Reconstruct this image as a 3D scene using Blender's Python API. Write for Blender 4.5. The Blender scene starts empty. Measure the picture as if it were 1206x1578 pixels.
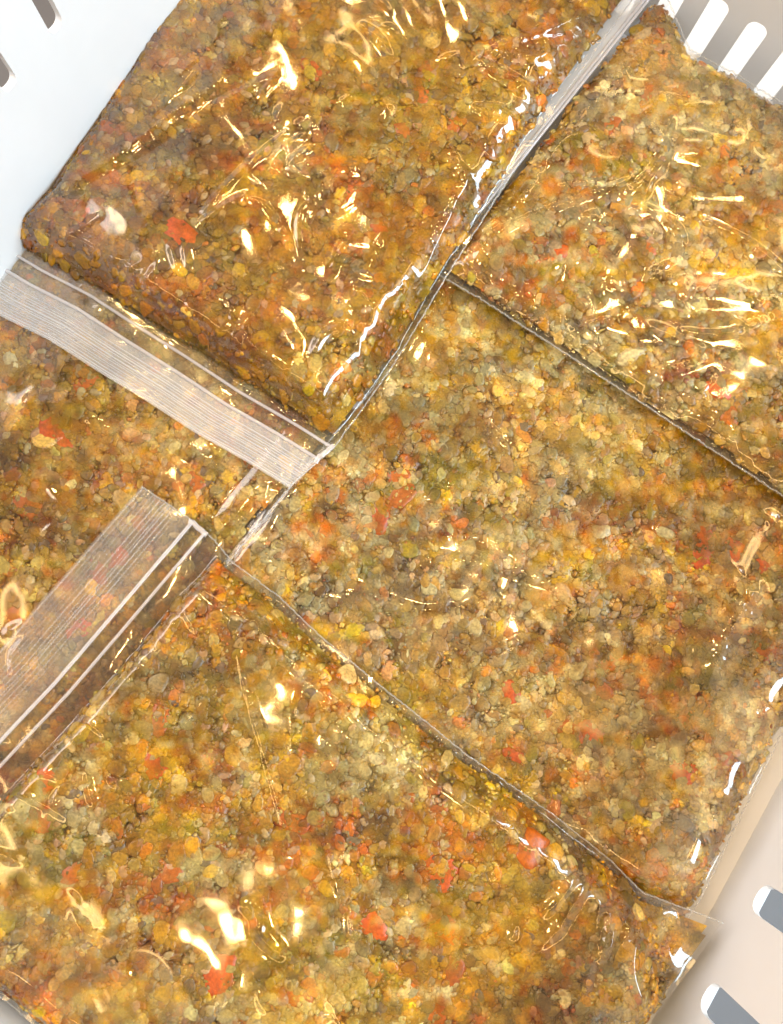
import bpy, bmesh, math, random
import numpy as np
from mathutils import Vector, Matrix

random.seed(7)
rng = np.random.default_rng(11)
SC = bpy.context.scene
COL = SC.collection

# ------------------------------------------------------------------ camera
PW, PH, F = 1206.0, 1578.0, 1250.0          # photograph pixels, focal length in pixels
NAD = (530.0, 950.0)                        # where the plumb line below the camera meets the picture
CAMZ = 0.387
cam_d = bpy.data.cameras.new('camera')
cam = bpy.data.objects.new('camera', cam_d); COL.objects.link(cam)
cam_d.sensor_fit = 'VERTICAL'; cam_d.sensor_height = 36.0; cam_d.lens = 36.0 * F / PH
cam_d.clip_start = 0.01; cam_d.clip_end = 50
down_c = Vector((NAD[0] - PW / 2, -(NAD[1] - PH / 2), -F)).normalized()
ROT = down_c.rotation_difference(Vector((0, 0, -1))).to_matrix()
cam.matrix_world = Matrix.Translation((0, 0, CAMZ)) @ ROT.to_4x4()
SC.camera = cam
RM = np.array(ROT)

def unproj(p, z):
    """points seen at photograph pixels p (n,2), at heights z (n,) -> world xy"""
    p = np.asarray(p, float); z = np.broadcast_to(np.asarray(z, float), (len(p),))
    d = np.stack([p[:, 0] - PW / 2, -(p[:, 1] - PH / 2), np.full(len(p), -F)], 1) @ RM.T
    k = (z - CAMZ) / d[:, 2]
    return d[:, :2] * k[:, None]

# ------------------------------------------------------------------ light
w = bpy.data.worlds.new('World'); SC.world = w; w.use_nodes = True
bg = w.node_tree.nodes['Background']
bg.inputs[0].default_value = (1.0, 0.96, 0.92, 1); bg.inputs[1].default_value = 0.26

def area(name, loc, target, size, power, color, shape='RECTANGLE', size_y=None):
    l = bpy.data.lights.new(name, 'AREA'); l.shape = shape; l.size = size
    if size_y: l.size_y = size_y
    l.energy = power; l.color = color
    o = bpy.data.objects.new(name, l); COL.objects.link(o); o.location = loc
    o.rotation_euler = (Vector(target) - Vector(loc)).to_track_quat('-Z', 'Y').to_euler()
    return o
# a wide window to the right; added fill at left, warm ring and spots for film glints
area('window_light', (1.50, -0.40, 1.40), (0, 0, 0.03), 2.6, 88, (0.66, 0.85, 1.0), 'RECTANGLE', 0.5)
area('fill_light', (-1.75, 0.95, 1.6), (0, 0, 0.03), 1.8, 72, (1.0, 0.945, 0.93), 'RECTANGLE', 1.8)  # added fill, lifts the right-hand basket wall
_c = unproj([(603, 789)], [0.035])[0]; _k = (1.75 - 0.035) / (CAMZ - 0.035)
NSEG = 14
for q in range(NSEG):
    a0, a1 = 2 * math.pi * q / NSEG, 2 * math.pi * (q + 0.92) / NSEG
    P0 = Vector((_c[0] + 0.215 * math.cos(a0), _c[1] + 0.275 * math.sin(a0), 0)) * (1 + _k)
    P1 = Vector((_c[0] + 0.215 * math.cos(a1), _c[1] + 0.275 * math.sin(a1), 0)) * (1 + _k)
    d_ = P1 - P0; mid = (P0 + P1) / 2
    o = area('glint_strip', (mid.x, mid.y, 1.75), (0, 0, 0), d_.length, 17 * math.pi * d_.length * 0.07, (1.0, 0.64, 0.26), 'RECTANGLE', 0.07)  # added ring of overhead strips, makes film creases flash gold
    o.rotation_euler = (0, 0, math.atan2(d_.y, d_.x))
for px, py in ((330, 160), (475, 330), (590, 60), (270, 420), (560, 480), (1060, 340), (1090, 545), (930, 480), (690, 850), (800, 985), (465, 1080), (400, 1425), (330, 705)):
    m = unproj([(px, py)], [0.035])[0]
    area('glint_spot', (m[0] * (1 + _k), m[1] * (1 + _k), 1.75), (0, 0, 0), 0.045, 1.7, (1.0, 0.64, 0.25), 'DISK')  # warm overhead light split into spots, added where their mirror images glint

SC.view_settings.view_transform = 'Standard'; SC.view_settings.look = 'None'
SC.view_settings.gamma = 1; SC.view_settings.use_curve_mapping = False
SC.view_settings.exposure = -0.17
SC.render.engine = 'CYCLES'
SC.cycles.use_denoising = True
SC.cycles.max_bounces = 7; SC.cycles.transparent_max_bounces = 14
SC.cycles.diffuse_bounces = 3; SC.cycles.glossy_bounces = 2
SC.cycles.caustics_reflective = False; SC.cycles.caustics_refractive = False
SC.cycles.sample_clamp_indirect = 4
SC.cycles.use_adaptive_sampling = True; SC.cycles.adaptive_threshold = 0.05

# ------------------------------------------------------------------ helpers
def tag(o, label=None, cat=None, group=None, kind=None):
    if label: o['label'] = label
    if cat: o['category'] = cat
    if group: o['group'] = group
    if kind: o['kind'] = kind
    return o

def link(name, me, mat, parent=None, smooth=True):
    o = bpy.data.objects.new(name, me); COL.objects.link(o)
    if mat and not me.materials: me.materials.append(mat)
    if parent: o.parent = parent
    if smooth: me.polygons.foreach_set('use_smooth', np.ones(len(me.polygons), bool))
    return o

def mesh_np(name, V, Fc, col=None):
    V = np.asarray(V, np.float32); Fc = np.asarray(Fc, np.int32)
    me = bpy.data.meshes.new(name); n, k = Fc.shape
    me.vertices.add(len(V)); me.vertices.foreach_set('co', V.ravel())
    me.loops.add(n * k); me.loops.foreach_set('vertex_index', Fc.ravel())
    me.polygons.add(n); me.polygons.foreach_set('loop_start', np.arange(0, n * k, k, dtype=np.int32))
    me.update(calc_edges=True)
    if col is not None:
        a = me.color_attributes.new('tint', 'FLOAT_COLOR', 'POINT')
        c = np.ones((len(V), 4), np.float32); c[:, :col.shape[1]] = col
        a.data.foreach_set('color', c.ravel())
    me.validate()
    return me

def lin(r, g, b):
    f = lambda c: c / 12.92 if c <= 0.04045 else ((c + 0.055) / 1.055) ** 2.4
    return np.array([f(r / 255), f(g / 255), f(b / 255)])

class Noise:
    """smooth value noise over the plane, -1..1"""
    def __init__(s, seed): s.g = np.random.default_rng(seed).uniform(-1, 1, (256, 256))
    def __call__(s, x, y, scale):
        x = x / scale; y = y / scale
        i = np.floor(x).astype(int); j = np.floor(y).astype(int)
        fx = x - i; fy = y - j
        fx = fx * fx * fx * (fx * (fx * 6 - 15) + 10); fy = fy * fy * fy * (fy * (fy * 6 - 15) + 10)
        g = lambda a, b: s.g[a & 255, b & 255]
        return ((g(i, j) * (1 - fx) + g(i + 1, j) * fx) * (1 - fy) + (g(i, j + 1) * (1 - fx) + g(i + 1, j + 1) * fx) * fy)

# ------------------------------------------------------------------ materials
def mat(name):
    m = bpy.data.materials.new(name); m.use_nodes = True
    nt = m.node_tree; nt.nodes.clear()
    out = nt.nodes.new('ShaderNodeOutputMaterial')
    return m, nt, nt.nodes, nt.links, out

def food_mat(name, rough=0.32, sss=0.25, attr=True, color=(0.5, 0.3, 0.1), var=0.35, nscale=900):
    m, nt, N, L, out = mat(name)
    p = N.new('ShaderNodeBsdfPrincipled')
    geo = N.new('ShaderNodeNewGeometry')
    n1 = N.new('ShaderNodeTexNoise'); n1.inputs['Scale'].default_value = nscale; n1.inputs['Detail'].default_value = 1.5
    L.new(geo.outputs['Position'], n1.inputs['Vector'])
    mr = N.new('ShaderNodeMapRange'); mr.inputs[1].default_value = 0.3; mr.inputs[2].default_value = 0.7
    mr.inputs[3].default_value = 1 - var; mr.inputs[4].default_value = 1 + var * 0.6
    L.new(n1.outputs['Fac'], mr.inputs[0])
    mul = N.new('ShaderNodeVectorMath'); mul.operation = 'MULTIPLY'
    if attr == True:
        a = N.new('ShaderNodeAttribute'); a.attribute_name = 'tint'; src = a.outputs['Color']
    elif attr == 'object':
        a = N.new('ShaderNodeObjectInfo'); src = a.outputs['Color']
    else:
        a = N.new('ShaderNodeRGB'); a.outputs[0].default_value = (*color, 1); src = a.outputs[0]
    L.new(src, mul.inputs[0]); L.new(mr.outputs[0], mul.inputs[1])
    L.new(mul.outputs[0], p.inputs['Base Color'])
    p.inputs['Roughness'].default_value = rough
    bp = N.new('ShaderNodeBump'); bp.inputs['Strength'].default_value = 0.35; bp.inputs['Distance'].default_value = 0.0004
    L.new(n1.outputs['Fac'], bp.inputs['Height']); L.new(bp.outputs[0], p.inputs['Normal'])
    L.new(p.outputs[0], out.inputs[0])
    return m

M_GRAIN = food_mat('wet_grain')
M_PIECE = food_mat('wet_piece', attr='object', var=0.3, nscale=700)

def film_mat(name, haze, haze_col, rough=0.07, gain=1.0, mist=False):
    """thin clear polythene: transparent, Fresnel gloss, a little milky scatter; mist = broth smeared on its inside"""
    m, nt, N, L, out = mat(name)
    gl = N.new('ShaderNodeBsdfGlossy'); gl.inputs['Roughness'].default_value = rough
    tr = N.new('ShaderNodeBsdfTransparent')
    df = N.new('ShaderNodeBsdfDiffuse'); df.inputs[0].default_value = (*haze_col, 1)
    mh = N.new('ShaderNodeMixShader'); mh.inputs[0].default_value = haze
    if mist:
        a = N.new('ShaderNodeAttribute'); a.attribute_name = 'tint'
        L.new(a.outputs['Color'], df.inputs[0]); L.new(a.outputs['Alpha'], mh.inputs[0])
    L.new(tr.outputs[0], mh.inputs[1]); L.new(df.outputs[0], mh.inputs[2])
    # Schlick reflectance of a thin sheet, the same from either side
    geo = N.new('ShaderNodeNewGeometry')
    dt = N.new('ShaderNodeVectorMath'); dt.operation = 'DOT_PRODUCT'; L.new(geo.outputs['Normal'], dt.inputs[0]); L.new(geo.outputs['Incoming'], dt.inputs[1])
    def mth(op, a, b_=None):
        x = N.new('ShaderNodeMath'); x.operation = op
        for i_, q_ in enumerate((a, b_)):
            if q_ is None: continue
            if isinstance(q_, (int, float)): x.inputs[i_].default_value = q_
            else: L.new(q_, x.inputs[i_])
        return x.outputs[0]
    f0 = 0.04 * gain
    c5 = mth('POWER', mth('SUBTRACT', 1.0, mth('ABSOLUTE', dt.outputs['Value'])), 5.0)
    mu = N.new('ShaderNodeMath'); mu.operation = 'ADD'; mu.inputs[1].default_value = f0; mu.use_clamp = True
    L.new(mth('MULTIPLY', c5, 1 - f0), mu.inputs[0])
    mx = N.new('ShaderNodeMixShader'); L.new(mu.outputs[0], mx.inputs[0]); L.new(mh.outputs[0], mx.inputs[1]); L.new(gl.outputs[0], mx.inputs[2])
    L.new(mx.outputs[0], out.inputs[0]); return m

M_FILM = film_mat('clear_film', 0.02, (0.8, 0.75, 0.65), 0.075, 2.3, mist=True)
M_UNDER = film_mat('under_film', 0.05, (0.7, 0.65, 0.5), 0.1)
M_LIP_MILKY = film_mat('milky_lip', 0.30, (0.84, 0.82, 0.81), 0.18, 1.8)
M_LIP_WHITE = film_mat('white_lip', 0.52, (0.86, 0.84, 0.84), 0.18, 1.8)
M_LIP_CLEAR = film_mat('clear_lip', 0.085, (0.78, 0.74, 0.72), 0.18, 1.8)
M_TRACK = film_mat('zip_track_plastic', 0.32, (0.88, 0.82, 0.82), 0.15, 1.3)
M_RIB = film_mat('lip_rib_plastic', 0.30, (0.88, 0.85, 0.85), 0.2, 1.5)
M_RIB_CLEAR = film_mat('clear_rib_plastic', 0.16, (0.85, 0.80, 0.78), 0.2, 1.5)
M_SEAM = film_mat('welded_seam', 0.24, (0.60, 0.58, 0.54), 0.12, 1.6)

def plastic_mat(name, col, rough=0.35):
    m, nt, N, L, out = mat(name)
    p = N.new('ShaderNodeBsdfPrincipled'); geo = N.new('ShaderNodeNewGeometry')
    n1 = N.new('ShaderNodeTexNoise'); n1.inputs['Scale'].default_value = 40; n1.inputs['Detail'].default_value = 5
    L.new(geo.outputs['Position'], n1.inputs['Vector'])
    mr = N.new('ShaderNodeMapRange'); mr.inputs[3].default_value = 0.95; mr.inputs[4].default_value = 1.04
    L.new(n1.outputs['Fac'], mr.inputs[0])
    mul = N.new('ShaderNodeVectorMath'); mul.operation = 'MULTIPLY'; mul.inputs[0].default_value = col
    L.new(mr.outputs[0], mul.inputs[1]); L.new(mul.outputs[0], p.inputs['Base Color'])
    p.inputs['Roughness'].default_value = rough
    bp = N.new('ShaderNodeBump'); bp.inputs['Strength'].default_value = 0.15; bp.inputs['Distance'].default_value = 0.0006
    L.new(n1.outputs['Fac'], bp.inputs['Height']); L.new(bp.outputs[0], p.inputs['Normal'])
    L.new(p.outputs[0], out.inputs[0]); return m
M_BASKET = plastic_mat('white_basket_plastic', (0.77, 0.765, 0.76))
M_COUNTER = plastic_mat('pale_counter', (0.80, 0.80, 0.81), 0.3)
M_FLOOR = plastic_mat('grey_floor', (0.20, 0.20, 0.21), 0.5)

# ------------------------------------------------------------------ setting: counter and basket
UX = np.array([0.8412, -0.5408]); VX = np.array([-0.5408, -0.8412])   # basket axes in world xy
U0, U1, V0, V1 = -0.213, 0.217, -0.338, 0.208                       # inner faces of the walls at the floor

def uvz(u, v, z): return (UX[0] * u + VX[0] * v, UX[1] * u + VX[1] * v, z)

def slab(name, u0, u1, v0, v1, z0, z1, m, parent=None):
    bm = bmesh.new()
    vs = [bm.verts.new(uvz(u, v, z)) for z in (z0, z1) for (u, v) in ((u0, v0), (u1, v0), (u1, v1), (u0, v1))]
    for f in ((0, 1, 2, 3), (4, 7, 6, 5), (0, 4, 5, 1), (1, 5, 6, 2), (2, 6, 7, 3), (3, 7, 4, 0)): bm.faces.new([vs[i] for i in f])
    bmesh.ops.recalc_face_normals(bm, faces=bm.faces)
    me = bpy.data.meshes.new(name); bm.to_mesh(me); bm.free()
    return link(name, me, m, parent, smooth=False)

tag(slab('counter', -0.236, 0.240, -1.2, 0.9, -0.04, -0.006, M_COUNTER), kind='structure')  # left edge cut short: dark floor stands in for shade behind the slots
tag(slab('floor', -3, 3, -3, 3, -0.95, -0.9, M_FLOOR), kind='structure')

def panel(length, rows, cells, H):
    """2-D slotted panel: list of quads for the face and the slot outlines. rows: (z0,z1,pitch,slot_w,offset)"""
    quads, holes = [], []
    def rect(a0, a1, z0, z1):
        if a1 - a0 > 1e-6 and z1 - z0 > 1e-6: quads.append([(a0, z0), (a1, z0), (a1, z1), (a0, z1)])
    z = 0.0
    for (z0, z1, pitch, sw, off) in rows:
        b0, b1 = z0 - 0.004, z1 + 0.004
        rect(0, length, z, b0)
        k = 0; a = 0.0
        cs = [c for c in np.arange(off, length, pitch) if c - pitch / 2 >= 0 and c + pitch / 2 <= length]
        if not cs: rect(0, length, b0, b1); z = b1; continue
        rect(0, cs[0] - pitch / 2, b0, b1); rect(cs[-1] + pitch / 2, length, b0, b1)
        r = sw * 0.42
        for c in cs:
            inner = []
            for (cx, cz, a0) in ((c + sw / 2 - r, z0 + r, -90), (c + sw / 2 - r, z1 - r, 0), (c - sw / 2 + r, z1 - r, 90), (c - sw / 2 + r, z0 + r, 180)):
                for q in range(6):
                    t = math.radians(a0 + 90 * q / 5); inner.append((cx + r * math.cos(t), cz + r * math.sin(t)))
            outer = []
            cc = [(c + pitch / 2, b0), (c + pitch / 2, b1), (c - pitch / 2, b1), (c - pitch / 2, b0)]
            mids = [((c, b0)), ((c + pitch / 2, (b0 + b1) / 2)), ((c, b1)), ((c - pitch / 2, (b0 + b1) / 2))]
            for i in range(4):
                m0, m1, k0 = mids[i], mids[(i + 1) % 4], cc[i]
                for q in range(6):
                    t = q / 5
                    if t < 0.5: s = t / 0.5 * 0.98 + 0.02; outer.append((m0[0] + (k0[0] - m0[0]) * s, m0[1] + (k0[1] - m0[1]) * s))
                    else: s = (t - 0.5) / 0.5 * 0.98; outer.append((k0[0] + (m1[0] - k0[0]) * s, k0[1] + (m1[1] - k0[1]) * s))
            # put an exact corner in
                outer[-3] = k0
            n = len(inner)
            for i in range(n):
                j = (i + 1) % n
                quads.append([outer[i], outer[j], inner[j], inner[i]])
            holes.append(inner)
        z = b1
    rect(0, length, z, H)
    return quads, holes

def wall(name, org, along, outward, length, rows, H, lean, th, parent):
    quads, holes = panel(length, rows, None, H)
    bm = bmesh.new(); o = np.array(org); a = np.array(along); w_ = np.array(outward); s = math.tan(math.radians(lean))
    cache = {}
    def P(p, off):
        key = (round(p[0], 6), round(p[1], 6), off)
        if key not in cache:
            xy = o + a * p[0] + w_ * (p[1] * s + off); cache[key] = bm.verts.new((xy[0], xy[1], p[1] - 0.002))
        return cache[key]
    for off in (0.0, th):
        for q in quads:
            vs = []
            for p in q:
                v_ = P(p, off)
                if v_ not in vs: vs.append(v_)
            if len(vs) > 2:
                try: bm.faces.new(vs)
                except ValueError: pass
    for h in holes:
        for i in range(len(h)):
            j = (i + 1) % len(h)
            try: bm.faces.new([P(h[i], 0.0), P(h[j], 0.0), P(h[j], th), P(h[i], th)])
            except ValueError: pass
    for (p, q) in (((0, 0), (length, 0)), ((0, H), (length, H))):
        bm.faces.new([P(p, 0.0), P(q, 0.0), P(q, th), P(p, th)])
    bmesh.ops.recalc_face_normals(bm, faces=bm.faces)
    me = bpy.data.meshes.new(name); bm.to_mesh(me); bm.free()
    return link(name, me, M_BASKET, parent, smooth=False)

basket = bpy.data.objects.new('basket', None); COL.objects.link(basket)
tag(basket, 'white slotted plastic basket holding all the food bags', 'basket')
slab('basket_floor', U0 - 0.002, U1 + 0.002, V0 - 0.002, V1 + 0.002, -0.005, -0.001, M_BASKET, basket)
LU, LV, HW = U1 - U0, V1 - V0, 0.15
def hit(px, py, n, d0):
    """where the sight line through a pixel meets a wall (n: outward axis, d0: its distance at the floor) -> xy, z"""
    d = RM @ np.array([px - PW / 2, -(py - PH / 2), -F]); t4 = math.tan(math.radians(4))
    k = (d0 + t4 * CAMZ) / (d[:2] @ n - t4 * d[2]); return d[:2] * k, CAMZ + k * d[2] + 0.002
_p, ZL = hit(90, 46, -UX, -U0); LEFT_OFF = (_p @ VX - V0) % 0.030
_p, ZR = hit(1085, 1530, UX, U1); RIGHT_OFF = (_p @ VX - V0) % 0.047
_p, ZT = hit(1172, 38, -VX, -V0); TOP_OFF = (_p @ UX - U0) % 0.0215
wall('side_wall', UX * (U0) + VX * V0, VX, -UX, LV, [(ZL, ZL + 0.045, 0.030, 0.0078, LEFT_OFF)], HW, 4, 0.003, basket)
wall('side_wall', UX * (U1) + VX * V0, VX, UX, LV, [(ZR, ZR + 0.070, 0.047, 0.0135, RIGHT_OFF)], HW, 4, 0.003, basket)
wall('end_wall', UX * (U0) + VX * V0, UX, -VX, LU, [(0.010, ZT, 0.0215, 0.0105, TOP_OFF), (0.090, 0.130, 0.0215, 0.0105, TOP_OFF)], HW, 4, 0.003, basket)
wall('end_wall', UX * (U0) + VX * V1, UX, VX, LU, [(0.030, 0.055, 0.0195, 0.0095, 0.020), (0.085, 0.130, 0.0195, 0.0095, 0.020)], HW, 4, 0.003, basket)
# rim: four flat lips round the top
ex = HW * math.tan(math.radians(4))
zt = HW - 0.002
slab('rim', U0 - ex - 0.018, U0 - ex - 0.0035, V0 - ex - 0.018, V1 + ex + 0.018, zt - 0.004, zt + 0.002, M_BASKET, basket)
slab('rim', U1 + ex + 0.0035, U1 + ex + 0.018, V0 - ex - 0.018, V1 + ex + 0.018, zt - 0.004, zt + 0.002, M_BASKET, basket)
slab('rim', U0 - ex - 0.0035, U1 + ex + 0.0035, V0 - ex - 0.018, V0 - ex - 0.0035, zt - 0.004, zt + 0.002, M_BASKET, basket)
slab('rim', U0 - ex - 0.0035, U1 + ex + 0.0035, V1 + ex + 0.0035, V1 + ex + 0.018, zt - 0.004, zt + 0.002, M_BASKET, basket)

# ------------------------------------------------------------------ the stack of bags as height fields
GS, GN = 0.002, 400
gx = (np.arange(GN) - GN / 2 + 0.5) * GS
STACK = np.zeros((GN, GN))                                           # [ix, iy]

def sample(A, x, y):
    fx = np.clip((x / GS) + GN / 2 - 0.5, 0, GN - 1.001); fy = np.clip((y / GS) + GN / 2 - 0.5, 0, GN - 1.001)
    i = fx.astype(int); j = fy.astype(int); fx = fx - i; fy = fy - j
    return (A[i, j] * (1 - fx) + A[i + 1, j] * fx) * (1 - fy) + (A[i, j + 1] * (1 - fx) + A[i + 1, j + 1] * fx) * fy

def blur(A, s):
    r = int(3 * s / GS); k = np.exp(-0.5 * (np.arange(-r, r + 1) * GS / s) ** 2); k /= k.sum()
    P = np.pad(A, r, mode='edge')
    P = sum(k[i] * P[i:i + A.shape[0], :] for i in range(2 * r + 1))
    return sum(k[i] * P[:, i:i + A.shape[1]] for i in range(2 * r + 1))

def dilate(A, rad):
    r = int(rad / GS); P = np.pad(A, r, mode='edge')
    B = P[0:A.shape[0], :].copy()
    for i in range(2 * r + 1): B = np.maximum(B, P[i:i + A.shape[0], :])
    C = B[:, 0:A.shape[1]].copy()
    for i in range(2 * r + 1): C = np.maximum(C, B[:, i:i + A.shape[1]])
    return C

def polyline(P, t):
    P = np.asarray(P, float); d = np.r_[0, np.cumsum(np.hypot(*np.diff(P, axis=0).T))]; d /= d[-1]
    return np.stack([np.interp(t, d, P[:, 0]), np.interp(t, d, P[:, 1])], -1)

def smooth01(x, w_):
    x = np.clip(x / w_, 0, 1); return 1 - (1 - x) ** 2.3

BAGS = [
 dict(key=3, zip=[(755, 248), (1444, 691)], right=[(1444, 691), (1206, 1130), (1078, 1390), (1043, 1442)],
      left=[(755, 248), (540, 574), (402, 738), (318, 844), (250, 932)], bottom=[(250, 932), (1043, 1442)], z=0.022, T=0.010,
      band=(0.020, 0.026, 0.034), lip=M_LIP_CLEAR, pal=3,
      label='pale tan food bag in the middle right, tucked under the three bags around it'),
 dict(key=5, zip=[(91, 237), (596, 562)], right=[(596, 562), (574, 602), (437, 764), (352, 868), (52, 1341)],
      left=[(91, 237), (-423, 1036)], bottom=[(-423, 1036), (52, 1341)], z=0.0235, T=0.013,
      band=(0.020, 0.026, 0.034), lip=M_LIP_CLEAR, pal=5,
      label='orange tan food bag at the left edge, lying under both ribbed zip lips'),
 dict(key=2, zip=[(912, -68), (568, 354)], right=[(568, 354), (688, 432), (745, 465), (880, 552), (1000, 630), (1206, 766), (1375, 872)],
      left=[(912, -68), (1030, 0), (1062, 76), (1130, 112), (1206, 158), (1647, 445)], bottom=[(1647, 445), (1375, 872)], z=0.0355, T=0.0062,
      band=(0.0335, 0.0358, 0.0378), lip=M_LIP_WHITE, pal=2,
      label='brown tan food bag at the upper right with a dark shadowed lower edge'),
 dict(key=4, zip=[(-279, 1322), (0, 1000), (218, 748)], right=[(218, 748), (304, 806), (334, 834), (357, 864), (430, 918), (500, 985), (600, 1066), (720, 1162), (850, 1252), (945, 1328), (990, 1374), (1115, 1421)],
      left=[(-279, 1322), (0, 1536), (50, 1578), (674, 2036)], bottom=[(674, 2036), (1115, 1421)], z=0.0405, T=0.0167, sm=0.0030,
      band=(0.0275, 0.0355, 0.0455), lip=M_LIP_CLEAR, pal=4,
      label='golden food bag at the bottom with a clear brownish zip lip at its left'),
 dict(key=1, zip=[(-63, 450), (0, 487), (75, 524), (150, 572), (225, 618), (300, 667), (380, 712), (445, 752)],
      right=[(445, 752), (517, 688), (590, 588), (690, 425), (860, 160), (975, 0), (990, -22)],
      left=[(-63, 450), (66, 296), (120, 210), (255, 0), (470, -345)], bottom=[(470, -345), (990, -22)], z=0.044, T=0.0195, sm=0.0034,
      band=(0.0185, 0.0275, 0.0315), lip=M_LIP_MILKY, pal=1,
      label='deep amber food bag at the top left with a milky white zip lip'),
]

def coons(b, s, t):
    z0, z1 = polyline(b['wz'], s), polyline(b['wb'], s)      # t=0, t=1
    l0, r0 = polyline(b['wl'], t), polyline(b['wr'], t)      # s=0, s=1
    c00, c10, c01, c11 = (np.array(b['wz'][0]), np.array(b['wz'][-1]), np.array(b['wb'][0]), np.array(b['wb'][-1]))
    S, T = s[..., None], t[..., None]
    return ((1 - T) * z0 + T * z1 + (1 - S) * l0 + S * r0
            - ((1 - S) * (1 - T) * c00 + S * (1 - T) * c10 + (1 - S) * T * c01 + S * T * c11))

def shape_fields(b, s, t):
    """thickness (0..T) over the bag's own s,t"""
    W, Ln = b['W'], b['L']
    n = b['noise']
    j = 0.0010 * n(s * W, t * Ln, 0.016) + 0.0004 * n(s * W + 3, t * Ln, 0.006)
    sm = b.get('sm', 0.0024)
    dl = s * W - sm + j; dr = (1 - s) * W - sm + j; dz = t * Ln - b['band'][2] + j; db = (1 - t) * Ln - sm + j
    w_ = 0.019
    p = smooth01(dl, w_) * smooth01(dr, w_) * smooth01(dz, w_ * (0.42 if b['key'] == 4 else 0.8)) * smooth01(db, w_)
    if b['key'] == 4:      # the far corner is an almost empty flap
        dc = np.hypot((1 - s) * W * 0.8, (1 - t) * Ln); p = p * (0.12 + 0.88 * np.clip((dc - 0.022) / 0.016, 0, 1) ** 1.2)
    return p

def resolve(b, stack):
    """world outline, drape base"""
    zs = {k: np.full(len(b[k]), b['z']) for k in ('zip', 'right', 'left', 'bottom')}
    base = np.maximum(blur(dilate(stack, 0.012), 0.016), stack) + 0.0004
    b['base'] = base
    for it in range(3):
        for k, q in (('zip', 'wz'), ('right', 'wr'), ('left', 'wl'), ('bottom', 'wb')):
            b[q] = unproj(b[k], zs[k])
            zs[k] = sample(base, b[q][:, 0], b[q][:, 1]) + 0.0006
            if k != 'zip' or b['key'] == 2: zs[k] = np.where((np.arange(len(zs[k])) == (0 if k in ('left', 'right') else -1)) & (b['key'] != 2), zs[k], np.maximum(zs[k], b['z'] - b['T']))
        for q, e, q2, e2 in (('wl', 0, 'wz', 0), ('wr', 0, 'wz', -1), ('wl', -1, 'wb', 0), ('wr', -1, 'wb', -1)):
            b[q][e] = b[q2][e2]
    ln = lambda P: np.hypot(*np.diff(P, axis=0).T).sum()
    b['W'] = 0.5 * (ln(b['wz']) + ln(b['wb'])); b['L'] = 0.5 * (ln(b['wl']) + ln(b['wr']))

for b in BAGS:
    b['noise'] = Noise(100 + b['key'])
    resolve(b, STACK)
    ns, nt_ = int(b['W'] / 0.00072), int(b['L'] / 0.00072)
    S, T = np.meshgrid(np.linspace(0, 1, ns), np.linspace(0, 1, nt_), indexing='ij')
    XY = coons(b, S, T)
    p_ = shape_fields(b, S, T)
    base_ = sample(b['base'], XY[..., 0], XY[..., 1])
    lipd = np.clip((b['band'][2] - T * b['L']) / 0.022, 0, 1) * (b['key'] != 2)           # the empty lip droops onto what lies below
    seam = np.maximum(base_ + 0.0006, (b['z'] - b['T']) * (1 - lipd) + lipd * base_)
    ztop = np.maximum(b['z'], sample(blur(b['base'], 0.02), XY[..., 0], XY[..., 1]) + 0.008)
    th = (ztop - seam) * p_                                            # what swells above the seam
    zb = seam - 0.0004 - (seam - base_ - 0.0004).clip(0) * p_          # and what sags below it
    n = b['noise']; soft = p_
    ca_, sa_ = math.cos(0.9 + 1.1 * b['key']), math.sin(0.9 + 1.1 * b['key'])
    xa_, xb_ = XY[..., 0] * ca_ + XY[..., 1] * sa_, -XY[..., 0] * sa_ + XY[..., 1] * ca_
    und = soft * (0.0009 * n(XY[..., 0], XY[..., 1], 0.040) + 0.00028 * n(xa_ * 0.30 + 9, xb_, 0.012) + 0.00016 * n(XY[..., 0] + 9, XY[..., 1], 0.016) + 0.00003 * n(XY[..., 0] + 5, XY[..., 1], 0.0065))
    flat = (1 - soft) * 0.0003 * n(XY[..., 0] + 2, XY[..., 1], 0.012)
    b.update(S=S, T_=T, XY=XY, th=th, zb=zb, Z0=seam + th + und + np.abs(flat), soft=soft, ns=ns, nt=nt_)
    # add to the stack
    ix = np.round(XY[..., 0] / GS + GN / 2 - 0.5).astype(int).clip(0, GN - 1); iy = np.round(XY[..., 1] / GS + GN / 2 - 0.5).astype(int).clip(0, GN - 1)
    top = np.full_like(STACK, -1.0)
    np.maximum.at(top, (ix, iy), b['Z0'])
    top = dilate(top, GS * 1.01) * (top > -2)
    STACK = np.maximum(STACK, top)

# which bags cover which: used to leave out grains nobody can see
def covered_by(k, x, y, z):
    hid = np.zeros(len(x), bool)
    for b in BAGS[k + 1:]:
        g = b.get('cover')
        if g is None:
            g = np.zeros((GN, GN)); m = b['soft'] > 0.35
            ix = np.round(b['XY'][..., 0][m] / GS + GN / 2 - 0.5).astype(int).clip(0, GN - 1); iy = np.round(b['XY'][..., 1][m] / GS + GN / 2 - 0.5).astype(int).clip(0, GN - 1)
            g[ix, iy] = 1; g = -dilate(-dilate(g, 0.003), 0.018); b['cover'] = g
        hid |= sample(g, x, y) > 0.9
    return hid

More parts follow.
